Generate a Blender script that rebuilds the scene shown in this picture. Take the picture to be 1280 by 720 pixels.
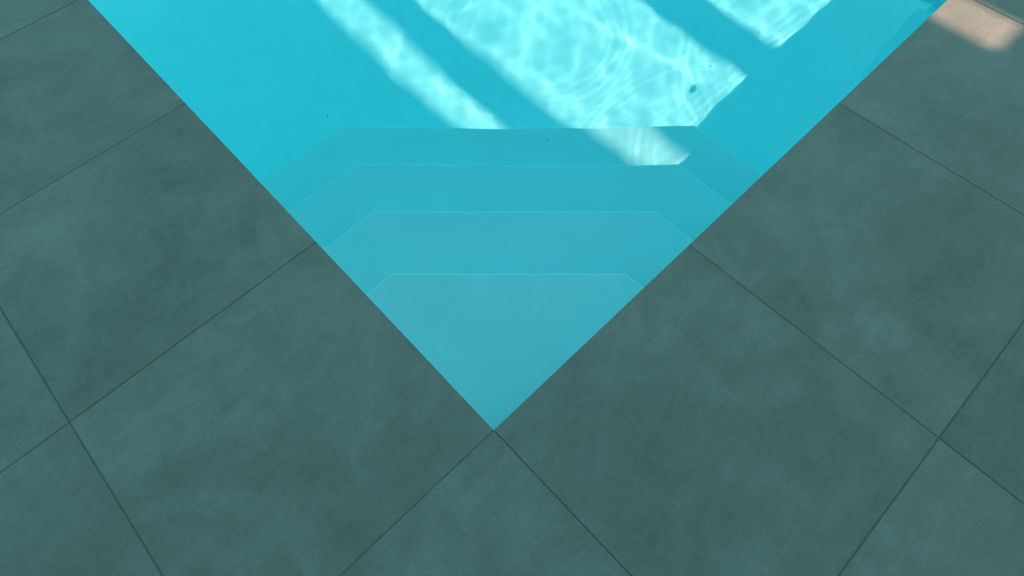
import bpy, bmesh, math, random
import numpy as np
from mathutils import Matrix, Vector

scene = bpy.context.scene
for o in list(bpy.data.objects):
    bpy.data.objects.remove(o)

# ------------------------------------------------------------------ camera
cam_data = bpy.data.cameras.new('camera')
cam = bpy.data.objects.new('camera', cam_data)
scene.collection.objects.link(cam)
cam_data.sensor_width = 36.0
cam_data.lens = 738.46 / 1280 * 36.0
cam_data.clip_start = 0.05
cam_data.clip_end = 2000
RIGHT = Vector((0.72351886, -0.68987193, -0.02443727))
DOWN = Vector((-0.62379868, -0.63824258, -0.4511337))
FWD = Vector((0.29562756, 0.34164768, -0.89212175))
m = Matrix.Identity(4)
for i in range(3):
    m[i][0] = RIGHT[i]
    m[i][1] = -DOWN[i]
    m[i][2] = -FWD[i]
m[0][3], m[1][3], m[2][3] = -0.21260608, -0.36157605, 1.72708616
cam.matrix_world = m
scene.camera = cam

# ------------------------------------------------------------------ light
SUN_EL = math.radians(28.0)
SUN_PHI = math.radians(29.28)          # towards +X, turned to -Y
SUN_DIR = Vector((math.cos(SUN_EL) * math.cos(SUN_PHI),
                  -math.cos(SUN_EL) * math.sin(SUN_PHI), math.sin(SUN_EL)))
world = bpy.data.worlds.new('World')
scene.world = world
world.use_nodes = True
nt = world.node_tree
nt.nodes.clear()
sky = nt.nodes.new('ShaderNodeTexSky')
sky.sky_type = 'NISHITA'
sky.sun_disc = False
sky.sun_elevation = SUN_EL
sky.sun_rotation = math.atan2(SUN_DIR.x, SUN_DIR.y)
sky.air_density = 1.0
sky.dust_density = 0.6
sky.ozone_density = 1.0
tint = nt.nodes.new('ShaderNodeMix')
tint.data_type = 'RGBA'
tint.blend_type = 'MULTIPLY'
tint.inputs['Factor'].default_value = 1.0
tint.inputs['B'].default_value = (0.36, 1.0, 0.785, 1)      # the photograph's cool teal white balance
bg = nt.nodes.new('ShaderNodeBackground')
bg.inputs['Strength'].default_value = 0.15
wo = nt.nodes.new('ShaderNodeOutputWorld')
nt.links.new(sky.outputs['Color'], tint.inputs['A'])
nt.links.new(tint.outputs['Result'], bg.inputs['Color'])
nt.links.new(bg.outputs['Background'], wo.inputs['Surface'])

sun_data = bpy.data.lights.new('sun', 'SUN')
sun_data.energy = 3.1
sun_data.color = (1.0, 0.93, 0.72)
sun_data.angle = math.radians(0.5)
sun_data.cycles.is_caustics_light = True
sun = bpy.data.objects.new('sun', sun_data)
scene.collection.objects.link(sun)
sun.rotation_euler = SUN_DIR.to_track_quat('Z', 'Y').to_euler()
sun.location = (8, -6, 9)

vs = scene.view_settings
scene.display_settings.display_device = 'sRGB'
vs.view_transform = 'Standard'
vs.look = 'None'
vs.gamma = 1.0
vs.use_curve_mapping = False
vs.exposure = 1.45

cy = scene.cycles
cy.max_bounces = 24
cy.diffuse_bounces = 8
cy.glossy_bounces = 10
cy.transmission_bounces = 12
cy.volume_bounces = 0
cy.transparent_max_bounces = 8
cy.caustics_refractive = True
cy.caustics_reflective = True
cy.use_denoising = True
cy.sample_clamp_indirect = 4.0
cy.blur_glossy = 0.5

# ------------------------------------------------------------------ helpers
C = scene.collection.objects


def new_obj(name, me, mat=None, parent=None, **props):
    o = bpy.data.objects.new(name, me)
    C.link(o)
    if mat is not None:
        me.materials.append(mat)
    if parent is not None:
        o.parent = parent
    for k, v in props.items():
        o[k] = v
    return o


def box_into(bm, x0, x1, y0, y1, z0, z1):
    v = [bm.verts.new(p) for p in ((x0, y0, z0), (x1, y0, z0), (x1, y1, z0), (x0, y1, z0),
                                   (x0, y0, z1), (x1, y0, z1), (x1, y1, z1), (x0, y1, z1))]
    for f in ((0, 3, 2, 1), (4, 5, 6, 7), (0, 1, 5, 4), (1, 2, 6, 5), (2, 3, 7, 6), (3, 0, 4, 7)):
        bm.faces.new([v[i] for i in f])


def mesh_of(name, bm, smooth=False):
    me = bpy.data.meshes.new(name)
    bmesh.ops.recalc_face_normals(bm, faces=bm.faces)
    bm.to_mesh(me)
    bm.free()
    if smooth:
        for p in me.polygons:
            p.use_smooth = True
    return me


def box_obj(name, b, mat, parent=None, bevel=0.0, **props):
    bm = bmesh.new()
    box_into(bm, *b)
    if bevel:
        bmesh.ops.bevel(bm, geom=bm.edges[:], offset=bevel, segments=1, affect='EDGES')
    return new_obj(name, mesh_of(name, bm), mat, parent, **props)


def material(name):
    ma = bpy.data.materials.new(name)
    ma.use_nodes = True
    t = ma.node_tree
    t.nodes.clear()
    return ma, t, t.nodes, t.links


def noise(N, L, vec, scale, detail=4, rough=0.55, dist=0.0):
    n = N.new('ShaderNodeTexNoise')
    n.inputs['Scale'].default_value = scale
    n.inputs['Detail'].default_value = detail
    n.inputs['Roughness'].default_value = rough
    n.inputs['Distortion'].default_value = dist
    L.new(vec, n.inputs['Vector'])
    return n.outputs['Fac']


def math_n(N, L, op, a, b=None, clamp=False):
    n = N.new('ShaderNodeMath')
    n.operation = op
    n.use_clamp = clamp
    for i, v in enumerate((a, b)):
        if v is None:
            continue
        if isinstance(v, (int, float)):
            n.inputs[i].default_value = v
        else:
            L.new(v, n.inputs[i])
    return n.outputs[0]


def ramp(N, L, fac, stops):
    r = N.new('ShaderNodeValToRGB')
    e = r.color_ramp.elements
    while len(e) < len(stops):
        e.new(0.5)
    for el, (p, c) in zip(e, stops):
        el.position = p
        el.color = (*c, 1)
    L.new(fac, r.inputs['Fac'])
    return r.outputs['Color']


def map_range(N, L, v, a, b, c, d):
    n = N.new('ShaderNodeMapRange')
    n.inputs['From Min'].default_value = a
    n.inputs['From Max'].default_value = b
    n.inputs['To Min'].default_value = c
    n.inputs['To Max'].default_value = d
    L.new(v, n.inputs['Value'])
    return n.outputs['Result']


# ------------------------------------------------------------------ materials
def mat_tile():
    ma, t, N, L = material('concrete_look_porcelain')
    geo = N.new('ShaderNodeNewGeometry')
    info = N.new('ShaderNodeObjectInfo')
    off = N.new('ShaderNodeVectorMath')
    off.operation = 'MULTIPLY_ADD'
    comb = N.new('ShaderNodeCombineXYZ')
    L.new(info.outputs['Random'], comb.inputs['X'])
    L.new(math_n(N, L, 'FRACT', math_n(N, L, 'MULTIPLY', info.outputs['Random'], 37.7)), comb.inputs['Y'])
    L.new(math_n(N, L, 'FRACT', math_n(N, L, 'MULTIPLY', info.outputs['Random'], 91.3)), comb.inputs['Z'])
    L.new(comb.outputs[0], off.inputs[0])
    off.inputs[1].default_value = (23.0, 31.0, 17.0)
    L.new(geo.outputs['Position'], off.inputs[2])
    vec = off.outputs[0]
    # stretched copy for faint trowel streaks
    mp = N.new('ShaderNodeMapping')
    mp.inputs['Rotation'].default_value = (0, 0, 0.6)
    mp.inputs['Scale'].default_value = (2.5, 14.0, 3.0)
    L.new(vec, mp.inputs['Vector'])
    big = noise(N, L, vec, 2.4, 5, 0.6, 0.6)
    mid = noise(N, L, vec, 9.0, 6, 0.68, 0.8)
    streak = noise(N, L, mp.outputs[0], 1.6, 6, 0.7, 1.2)
    fine = noise(N, L, vec, 110.0, 4, 0.7)
    s = math_n(N, L, 'MULTIPLY', big, 0.38)
    s = math_n(N, L, 'ADD', s, math_n(N, L, 'MULTIPLY', mid, 0.30))
    s = math_n(N, L, 'ADD', s, math_n(N, L, 'MULTIPLY', streak, 0.14))
    s = math_n(N, L, 'ADD', s, math_n(N, L, 'MULTIPLY', fine, 0.24))
    col = ramp(N, L, s, [(0.345, (0.168, 0.102, 0.079)), (0.465, (0.231, 0.139, 0.112)),
                         (0.535, (0.265, 0.162, 0.131)), (0.655, (0.343, 0.212, 0.177))])
    # sparse dark pits and specks of the print
    pit = noise(N, L, vec, 38.0, 3, 0.6)
    pitm = map_range(N, L, pit, 0.68, 0.80, 1.0, 0.86)
    # each tile a shade of its own
    shade = map_range(N, L, info.outputs['Random'], 0, 1, 0.955, 1.045)
    mul = N.new('ShaderNodeVectorMath')
    mul.operation = 'SCALE'
    L.new(col, mul.inputs[0])
    L.new(math_n(N, L, 'MULTIPLY', pitm, shade), mul.inputs['Scale'])
    p = N.new('ShaderNodeBsdfPrincipled')
    L.new(mul.outputs[0], p.inputs['Base Color'])
    L.new(map_range(N, L, mid, 0.3, 0.7, 0.60, 0.78), p.inputs['Roughness'])
    p.inputs['Specular IOR Level'].default_value = 0.35
    bu = N.new('ShaderNodeBump')
    bu.inputs['Strength'].default_value = 0.12
    bu.inputs['Distance'].default_value = 0.002
    L.new(math_n(N, L, 'ADD', fine, mid), bu.inputs['Height'])
    L.new(bu.outputs[0], p.inputs['Normal'])
    out = N.new('ShaderNodeOutputMaterial')
    L.new(p.outputs[0], out.inputs['Surface'])
    return ma


def mat_rough(name, c0, c1, scale, rough=0.85, bump=0.3):
    ma, t, N, L = material(name)
    geo = N.new('ShaderNodeNewGeometry')
    f = noise(N, L, geo.outputs['Position'], scale, 8, 0.65, 0.3)
    col = ramp(N, L, f, [(0.3, c0), (0.7, c1)])
    p = N.new('ShaderNodeBsdfPrincipled')
    L.new(col, p.inputs['Base Color'])
    p.inputs['Roughness'].default_value = rough
    bu = N.new('ShaderNodeBump')
    bu.inputs['Strength'].default_value = bump
    bu.inputs['Distance'].default_value = 0.004
    L.new(f, bu.inputs['Height'])
    L.new(bu.outputs[0], p.inputs['Normal'])
    out = N.new('ShaderNodeOutputMaterial')
    L.new(p.outputs[0], out.inputs['Surface'])
    return ma


def mat_shell(name, c0, c1, rough=0.8):
    ma, t, N, L = material(name)
    geo = N.new('ShaderNodeNewGeometry')
    f = noise(N, L, geo.outputs['Position'], 3.0, 6, 0.6, 0.4)
    g = noise(N, L, geo.outputs['Position'], 60.0, 4, 0.7)
    s = math_n(N, L, 'ADD', math_n(N, L, 'MULTIPLY', f, 0.7), math_n(N, L, 'MULTIPLY', g, 0.3))
    col = ramp(N, L, s, [(0.35, c0), (0.65, c1)])
    p = N.new('ShaderNodeBsdfPrincipled')
    L.new(col, p.inputs['Base Color'])
    p.inputs['Roughness'].default_value = rough
    p.inputs['Specular IOR Level'].default_value = 0.1
    out = N.new('ShaderNodeOutputMaterial')
    L.new(p.outputs[0], out.inputs['Surface'])
    return ma


def mat_water():
    ma, t, N, L = material('clear_pool_water')
    r = N.new('ShaderNodeBsdfGlass')
    r.inputs['IOR'].default_value = 1.333
    r.inputs['Roughness'].default_value = 0.0
    r.inputs['Color'].default_value = (1, 1, 1, 1)
    out = N.new('ShaderNodeOutputMaterial')
    L.new(r.outputs[0], out.inputs['Surface'])
    return ma


def mat_depth():
    ma, t, N, L = material('water_absorption')
    # absorption per metre: density * (1 - colour)
    a = N.new('ShaderNodeVolumeAbsorption')
    sig = (0.47, 0.018, 0.004)
    a.inputs['Density'].default_value = 1.0
    a.inputs['Color'].default_value = tuple(1 - q for q in sig) + (1,)
    out = N.new('ShaderNodeOutputMaterial')
    L.new(a.outputs[0], out.inputs['Volume'])
    return ma


def mat_leaf():
    ma, t, N, L = material('dry_dark_leaf')
    geo = N.new('ShaderNodeNewGeometry')
    f = noise(N, L, geo.outputs['Position'], 150.0, 4)
    p = N.new('ShaderNodeBsdfPrincipled')
    L.new(ramp(N, L, f, [(0.3, (0.03, 0.028, 0.02)), (0.7, (0.07, 0.06, 0.035))]), p.inputs['Base Color'])
    p.inputs['Roughness'].default_value = 0.7
    out = N.new('ShaderNodeOutputMaterial')
    L.new(p.outputs[0], out.inputs['Surface'])
    return ma


TILE_M = mat_tile()
GROUT_M = mat_rough('dark_grout', (0.11, 0.094, 0.072), (0.165, 0.138, 0.105), 45.0)
SHELL_M = mat_shell('smooth_white_membrane', (0.945, 0.96, 0.965), (0.955, 0.97, 0.975))  # walls, risers and nosing bevels lightened in colour as if better lit
FLOOR_M = mat_shell('shaded_floor_membrane', (0.69, 0.715, 0.725), (0.72, 0.745, 0.755))  # floor darkened in colour so the walls seem brighter lit
TREAD_M = mat_shell('shaded_tread_membrane', (0.60, 0.635, 0.645), (0.64, 0.675, 0.685), 0.9)  # tread tops darkened in colour to paint the shading between steps
WATER_M = mat_water()
DEPTH_M = mat_depth()
LEAF_M = mat_leaf()
LAWN_M = mat_rough('lawn', (0.035, 0.06, 0.018), (0.07, 0.11, 0.035), 6.0, 0.95, 0.8)
RENDER_M = mat_rough('pale_render', (0.55, 0.54, 0.51), (0.64, 0.63, 0.60), 9.0)
STEEL_M = mat_rough('dark_steel', (0.05, 0.05, 0.055), (0.07, 0.07, 0.075), 12.0, 0.5, 0.05)
TIMBER_M = mat_rough('grey_timber', (0.20, 0.18, 0.155), (0.30, 0.275, 0.24), 14.0, 0.8, 0.3)

# ------------------------------------------------------------------ sizes (metres)
T = 0.9                     # paving tile module
PX, PY = 7 * T, 10 * T      # pool opening
WATER_Z = -0.036
FLOOR_Z = WATER_Z - 1.573
DX0, DX1, DY0, DY1 = -6 * T, 10 * T, -5 * T, 13 * T      # paved terrace
WALL_IN = 0.006             # the tiles overhang the pool wall by this much

# ground beyond the terrace, one ring-shaped sheet to the horizon
bm = bmesh.new()
FAR = 900.0
outer = [(-FAR, -FAR), (FAR, -FAR), (FAR, FAR), (-FAR, FAR)]
inner = [(DX0, DY0), (DX1, DY0), (DX1, DY1), (DX0, DY1)]
vo = [bm.verts.new((x, y, -0.06)) for x, y in outer]
vi = [bm.verts.new((x, y, -0.06)) for x, y in inner]
for i in range(4):
    j = (i + 1) % 4
    bm.faces.new((vo[i], vo[j], vi[j], vi[i]))
new_obj('ground', mesh_of('ground', bm), LAWN_M, kind='structure', label='short lawn beyond the paved terrace')

# ------------------------------------------------------------------ terrace: grout bed + tiles
bm = bmesh.new()
w = WALL_IN
for b in ((DX0, DX1, DY0, -w), (DX0, DX1, PY + w, DY1), (DX0, -w, -w, PY + w), (PX + w, DX1, -w, PY + w)):
    box_into(bm, *b, -0.0205, -0.0014)
pavement = new_obj('pavement', mesh_of('pavement', bm), GROUT_M, kind='structure',
                   label='grey concrete-look tiled terrace around the pool')

JOINT = 0.0025


def tile_mesh(w_, h_, name):
    bm = bmesh.new()
    box_into(bm, -w_ / 2, w_ / 2, -h_ / 2, h_ / 2, -0.020, 0.0)
    top = [e for e in bm.edges if all(v.co.z > -0.001 for v in e.verts)]
    bmesh.ops.bevel(bm, geom=top, offset=0.0009, segments=2, affect='EDGES')
    return mesh_of(name, bm)


tm = tile_mesh(T - JOINT, T - JOINT, 'paving_tile')
tm.materials.append(TILE_M)
rnd = random.Random(11)
for iy in range(-5, 13):
    for ix in range(-6, 10):
        if 0 <= ix < 7 and 0 <= iy < 10:
            continue
        o = bpy.data.objects.new('paving_tile', tm)
        C.link(o)
        o.parent = pavement
        # the outer face of an edge tile reaches the pool line itself
        dx = JOINT / 2 * ((ix == -1 and 0 <= iy < 10) - (ix == 7 and 0 <= iy < 10))
        dy = JOINT / 2 * ((iy == -1 and 0 <= ix < 7) - (iy == 10 and 0 <= ix < 7))
        o.location = ((ix + 0.5) * T + dx, (iy + 0.5) * T + dy, rnd.uniform(-0.0004, 0.0004))
        o.rotation_euler = (rnd.uniform(-4e-4, 4e-4), rnd.uniform(-4e-4, 4e-4), rnd.uniform(-3e-4, 3e-4))

# ------------------------------------------------------------------ pool shell
bm = bmesh.new()
box_into(bm, -w, PX + w, -w, PY + w, FLOOR_Z - 0.15, FLOOR_Z)
pool = new_obj('swimming_pool', None, None, kind='structure', label='pale membrane lined swimming pool with corner steps')
pf = new_obj('pool_floor', mesh_of('pool_floor', bm), FLOOR_M, pool)
recv = [pf]
TH = 0.18
GX, GZ, GY = 2.58, -0.86, -0.92      # recess added in the long wall so sun refraction solves: start, sill height, back
WB, WT = FLOOR_Z - 0.14, -0.0245
for b in ((-w - TH, -w, -w - TH, PY + w + TH, WB, WT), (PX + w, PX + w + TH, GY, PY + w + TH, WB, WT),
          (-w, GX, -w - 0.05, -w, WB, WT), (GX, PX + w, -w - 0.012, -w, WB, GZ - 0.012),
          (-w, PX + w, PY + w, PY + w + TH, WB, WT)):
    recv.append(box_obj('pool_wall', b, SHELL_M, pool))
for b in ((GX, PX + w, GY, -w, GZ - 0.012, GZ), (GX, PX + w, GY - 0.1, GY, GZ - 0.012, WT),
          (GX - 0.1, GX, GY, -w - 0.05, GZ - 0.012, WT),
          (GX, PX + w, GY, -w, WT, -0.021)):  # white soffit added to brighten the water along this edge
    recv.append(box_obj('caustic_recess', b, SHELL_M, pool))

RISE = 1.0906 / 4
STEP_CORNERS = (((0.153, 0.747), (0.782, 0.132)),
                ((0.318, 1.149), (1.192, 0.290)),
                ((0.462, 1.553), (1.585, 0.444)),
                ((0.621, 1.936), (1.969, 0.599)))
for k in range(1, 5):
    (lx, ly), (rx, ry) = STEP_CORNERS[k - 1]
    z1 = WATER_Z - RISE * k
    z0 = (WATER_Z - RISE * (k + 1) if k < 4 else FLOOR_Z) - 0.02
    pts = [(-w, -w), (rx, -w), (rx, ry), (lx, ly), (-w, ly)]
    bm = bmesh.new()
    lo = [bm.verts.new((x, y, z0)) for x, y in pts]
    hi = [bm.verts.new((x, y, z1)) for x, y in pts]
    bm.faces.new(hi)
    bm.faces.new(lo[::-1])
    for i in range(5):
        j = (i + 1) % 5
        bm.faces.new((lo[i], lo[j], hi[j], hi[i]))
    bm.edges.ensure_lookup_table()
    nose = []
    for e in bm.edges:
        cs = [v.co for v in e.verts]
        if all(abs(q.z - z1) < 1e-6 for q in cs):
            mid = (cs[0] + cs[1]) / 2
            if mid.x > -w + 0.001 and mid.y > -w + 0.001:
                nose.append(e)
    vert = [e for e in bm.edges if abs(e.verts[0].co.z - e.verts[1].co.z) > 0.05 and
            e.verts[0].co.x > 0.01 and e.verts[0].co.y > 0.01]
    bmesh.ops.bevel(bm, geom=nose + vert, offset=0.0032, segments=1, affect='EDGES')
    o = new_obj('pool_step', mesh_of('pool_step', bm), SHELL_M, pool)
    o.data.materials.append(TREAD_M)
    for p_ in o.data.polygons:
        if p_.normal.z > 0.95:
            p_.material_index = 1  # shade painted onto tops; the bevel stays white as a lit nosing line
    recv.append(o)

# ------------------------------------------------------------------ water: closed body with a rippled top
rs = np.random.RandomState(5)


def axis(lo, fine0, fine1, hi, step, coarse):
    a = np.arange(lo, fine0 - 1e-6, coarse)
    b = np.arange(fine0, fine1 - 1e-6, step)
    c_ = np.append(np.arange(fine1, hi - 1e-6, coarse), hi)
    return np.concatenate([a, b, c_])


gx = axis(-0.15, 0.0, PX - 0.5, PX + 0.15, 0.0125, 0.05)  # sheet runs on unseen under the deck, added to seed the sun refraction
gy = np.concatenate([np.arange(-1.65, -0.3, 0.05), np.arange(-0.3, 0.9, 0.0065), np.arange(0.9, 4.4, 0.0125),
                     np.append(np.arange(4.4, PY + 0.14, 0.05), PY + 0.15)])
X, Y = np.meshgrid(gx, gy, indexing='ij')
H = np.zeros_like(X)


def waves(n, l0, l1, curv, ang0=0, ang1=2 * math.pi):
    """n sine trains of random direction; curv sets how strongly they focus light"""
    h = np.zeros_like(X)
    for _ in range(n):
        k = 2 * math.pi / math.exp(rs.uniform(math.log(l0), math.log(l1)))
        th = rs.uniform(ang0, ang1)
        h += curv / math.sqrt(n) / k ** 2 * np.cos(k * (X * math.cos(th) + Y * math.sin(th)) + rs.uniform(0, 6.28))
    return h


def rings(cx, cy_, lam, r0, width, curv):
    """a passing packet of circular wavelets"""
    r = np.hypot(X - cx, Y - cy_)
    k = 2 * math.pi / lam
    return curv / k ** 2 * np.cos(k * r) * np.exp(-((r - r0) / width) ** 2)


def smooth(v, a, b):
    q = np.clip((v - a) / (b - a), 0, 1)
    return q * q * (3 - 2 * q)


H += waves(8, 0.6, 1.0, 0.11)
H += waves(16, 0.20, 0.50, 0.17)
H += waves(18, 0.08, 0.17, 0.15)
H *= smooth(Y, -0.3, -0.02)
wavelets = waves(7, 0.04, 0.07, 0.42, math.pi / 2 - 0.22, math.pi / 2 + 0.22) * np.exp(-np.abs(Y) / 0.12)
for c_ in ((4.35, -0.25, 0.060, 0.85, 0.16, 0.13), (3.3, 1.25, 0.055, 0.55, 0.12, 0.15), (4.9, 0.3, 0.07, 0.75, 0.2, 0.10),
           (2.7, 0.2, 0.065, 0.5, 0.14, 0.13), (3.9, 2.3, 0.07, 0.6, 0.18, 0.08), (3.2, -0.6, 0.05, 1.1, 0.10, 0.16)):
    wavelets += rings(*c_)
H += wavelets * smooth(Y, -0.06, 0.0)
H *= smooth(X, -0.1, 0.0)

nx, ny = len(gx), len(gy)
verts = np.stack([X, Y, H + WATER_Z], -1).reshape(-1, 3)
idx = np.arange(nx * ny).reshape(nx, ny)
quads = np.stack([idx[:-1, :-1], idx[1:, :-1], idx[1:, 1:], idx[:-1, 1:]], -1).reshape(-1, 4)
ring = np.concatenate([idx[:, 0], idx[-1, 1:], idx[-2::-1, -1], idx[0, -2:0:-1]])
BOT = FLOOR_Z - 0.10
low = verts[ring].copy()
low[:, 2] = BOT
base = len(verts)
verts = np.concatenate([verts, low])
nr = len(ring)
faces = [tuple(q) for q in quads.tolist()]
ntop = len(faces)
for i in range(nr):
    j = (i + 1) % nr
    faces.append((int(ring[j]), int(ring[i]), base + i, base + j))
faces.append(tuple(base + i for i in range(nr - 1, -1, -1)))
wm = bpy.data.meshes.new('water')
wm.from_pydata(verts.tolist(), [], faces)
sm = np.zeros(len(faces), dtype=bool)
sm[:ntop] = True
wm.polygons.foreach_set('use_smooth', sm)
wm.update()
water = new_obj('water', wm, WATER_M, kind='structure', label='clear turquoise pool water with gentle ripples')
water.cycles.is_caustics_caster = True
for o in recv:
    o.cycles.is_caustics_receiver = True

# the tinted body of the water (its colour deepens with the distance light travels in it)
body = box_obj('water_body', (gx[0] - 0.01, gx[-1] + 0.01, gy[0] - 0.01, gy[-1] + 0.01, BOT - 0.03, -0.0252),
               DEPTH_M, water)

# ------------------------------------------------------------------ unseen slotted screen, added to throw the light bands
SX = 6.75
K = math.tan(SUN_EL) / math.cos(SUN_PHI)


def hz(xd):
    """height on the screen of the ray that lands at deck x = xd"""
    return (SX - xd) * K


slots = [(2.472, 2.691), (2.985, 4.003), (4.297, 5.9)]
edges = [0.0]
for a, b in sorted(slots, key=lambda s: -s[0]):
    edges += [hz(b), hz(a)]
edges.append(4.98)
screen = new_obj('band_light_blocker', None, None, category='screen',
                 label='unseen slotted light blocker added beside the pool to shape the light bands')
screen.location = (SX, 0, 0)
YS0, YS1 = -7.5, 0.72
for i in range(0, len(edges), 2):
    z0, z1 = edges[i], edges[i + 1]
    box_obj('blocker_panel', (0.0, 0.006 if z1 - z0 < 0.4 else 0.012, YS0, YS1, z0, z1),
            STEEL_M if z1 - z0 < 0.4 else RENDER_M, screen)
for y in (YS0 + 0.05, YS1 - 0.12):
    box_obj('blocker_post', (0.0125, 0.08, y, y + 0.06, 0.0, 4.9), STEEL_M, screen)

# ------------------------------------------------------------------ unseen house shape, added so its eave ends the light on the terrace
EAVE_Z = 3.2
EAVE_Y = -0.285 - EAVE_Z * math.sin(SUN_PHI) / math.tan(SUN_EL)
house = new_obj('patch_end_blocker', None, None, category='house',
                label='unseen flat roofed light blocker added to end the sun patch on the terrace')
HX0, HX1, HY0 = 7.0, 15.0, -9.5
box_obj('wall', (HX0 + 0.3, HX1 - 0.3, HY0 + 0.3, EAVE_Y - 0.35, -0.06, EAVE_Z - 0.22), RENDER_M, house)
box_obj('roof', (HX0, HX1, HY0, EAVE_Y, EAVE_Z - 0.22, EAVE_Z), STEEL_M, house)
for x in (8.0, 10.4, 12.8):
    wd = box_obj('window', (x, x + 1.5, EAVE_Y - 0.352, EAVE_Y - 0.31, 0.9, 2.3), STEEL_M, house)
    box_obj('pane', (x + 0.06, x + 1.44, EAVE_Y - 0.312, EAVE_Y - 0.302, 0.96, 2.24), STEEL_M, wd)

# ------------------------------------------------------------------ unseen house shape, added to darken the near terrace
main = new_obj('sky_light_blocker', None, None, category='house',
               label='unseen dark block added to take sky light off the near terrace')
WY = -2.35
box_obj('wall', (-9.0, 0.2, WY - 6.0, WY, 0.002, 4.0), TIMBER_M, main)
box_obj('roof', (-9.4, 0.6, WY - 6.3, WY + 0.65, 4.0, 4.25), STEEL_M, main)
for x in (-8.0, -5.2, -2.4):
    dr = box_obj('glass_door', (x, x + 2.2, WY - 0.02, WY + 0.04, 0.003, 2.35), STEEL_M, main)
    box_obj('handle', (x + 0.08, x + 0.11, WY + 0.04, WY + 0.08, 0.9, 1.3), RENDER_M, dr)


# ------------------------------------------------------------------ bits of leaf on and in the water
def leaf_mesh(name, ln, wd, seed):
    r = random.Random(seed)
    bm = bmesh.new()
    n = 8
    top, bot = [], []
    for layer, z in ((top, 0.0008), (bot, 0.0)):
        left, right = [], []
        for i in range(n + 1):
            t_ = i / n
            half = wd / 2 * math.sin(math.pi * (0.06 + 0.90 * t_)) ** 0.7 * r.uniform(0.88, 1.1)
            x_ = (t_ - 0.5) * ln
            zz = z + 0.0009 * math.cos(3.0 * t_)
            left.append(bm.verts.new((x_, half, zz)))
            right.append(bm.verts.new((x_, -half, zz)))
        layer += [left, right]
    for i in range(n):
        bm.faces.new((top[1][i], top[1][i + 1], top[0][i + 1], top[0][i]))
        bm.faces.new((bot[0][i], bot[0][i + 1], bot[1][i + 1], bot[1][i]))
        bm.faces.new((top[0][i], top[0][i + 1], bot[0][i + 1], bot[0][i]))
        bm.faces.new((bot[1][i], bot[1][i + 1], top[1][i + 1], top[1][i]))
    bm.faces.new((top[0][0], bot[0][0], bot[1][0], top[1][0]))
    bm.faces.new((top[1][n], bot[1][n], bot[0][n], top[0][n]))
    return mesh_of(name, bm)


def surface_z(x_, y_):
    i = int(np.argmin(abs(gx - x_)))
    j = int(np.argmin(abs(gy - y_)))
    return WATER_Z + float(H[i, j])


for k, (x_, y_, ln, wd, lab) in enumerate((
        (3.643, 0.201, 0.042, 0.037, 'small dark leaf floating beside the tiled edge'),
        (3.869, 0.239, 0.022, 0.016, 'tiny dark leaf scrap floating near the small leaf'),
        (3.795, 0.907, 0.012, 0.008, 'tiny dark seed husk floating in open water'))):
    o = new_obj('floating_leaf', leaf_mesh('floating_leaf', ln, wd, k), LEAF_M, None, label=lab, category='leaf')
    o.location = (x_, y_, surface_z(x_, y_) + 0.0012)
    o.rotation_euler = (0, 0, 0.5 + k)
for k, (x_, y_, z_, ln, wd, lab) in enumerate((
        (0.693, 2.335, FLOOR_Z, 0.012, 0.008, 'dark leaf scrap lying on the shaded pool floor'),
        (1.352, 1.094, WATER_Z - RISE * 4, 0.010, 0.006, 'dark leaf scrap lying on the lowest step'))):
    o = new_obj('sunken_leaf', leaf_mesh('sunken_leaf', ln, wd, 7 + k), LEAF_M, None, label=lab, category='leaf')
    o.location = (x_, y_, z_ + 0.001)
    o.rotation_euler = (0, 0, 1.1 - k)
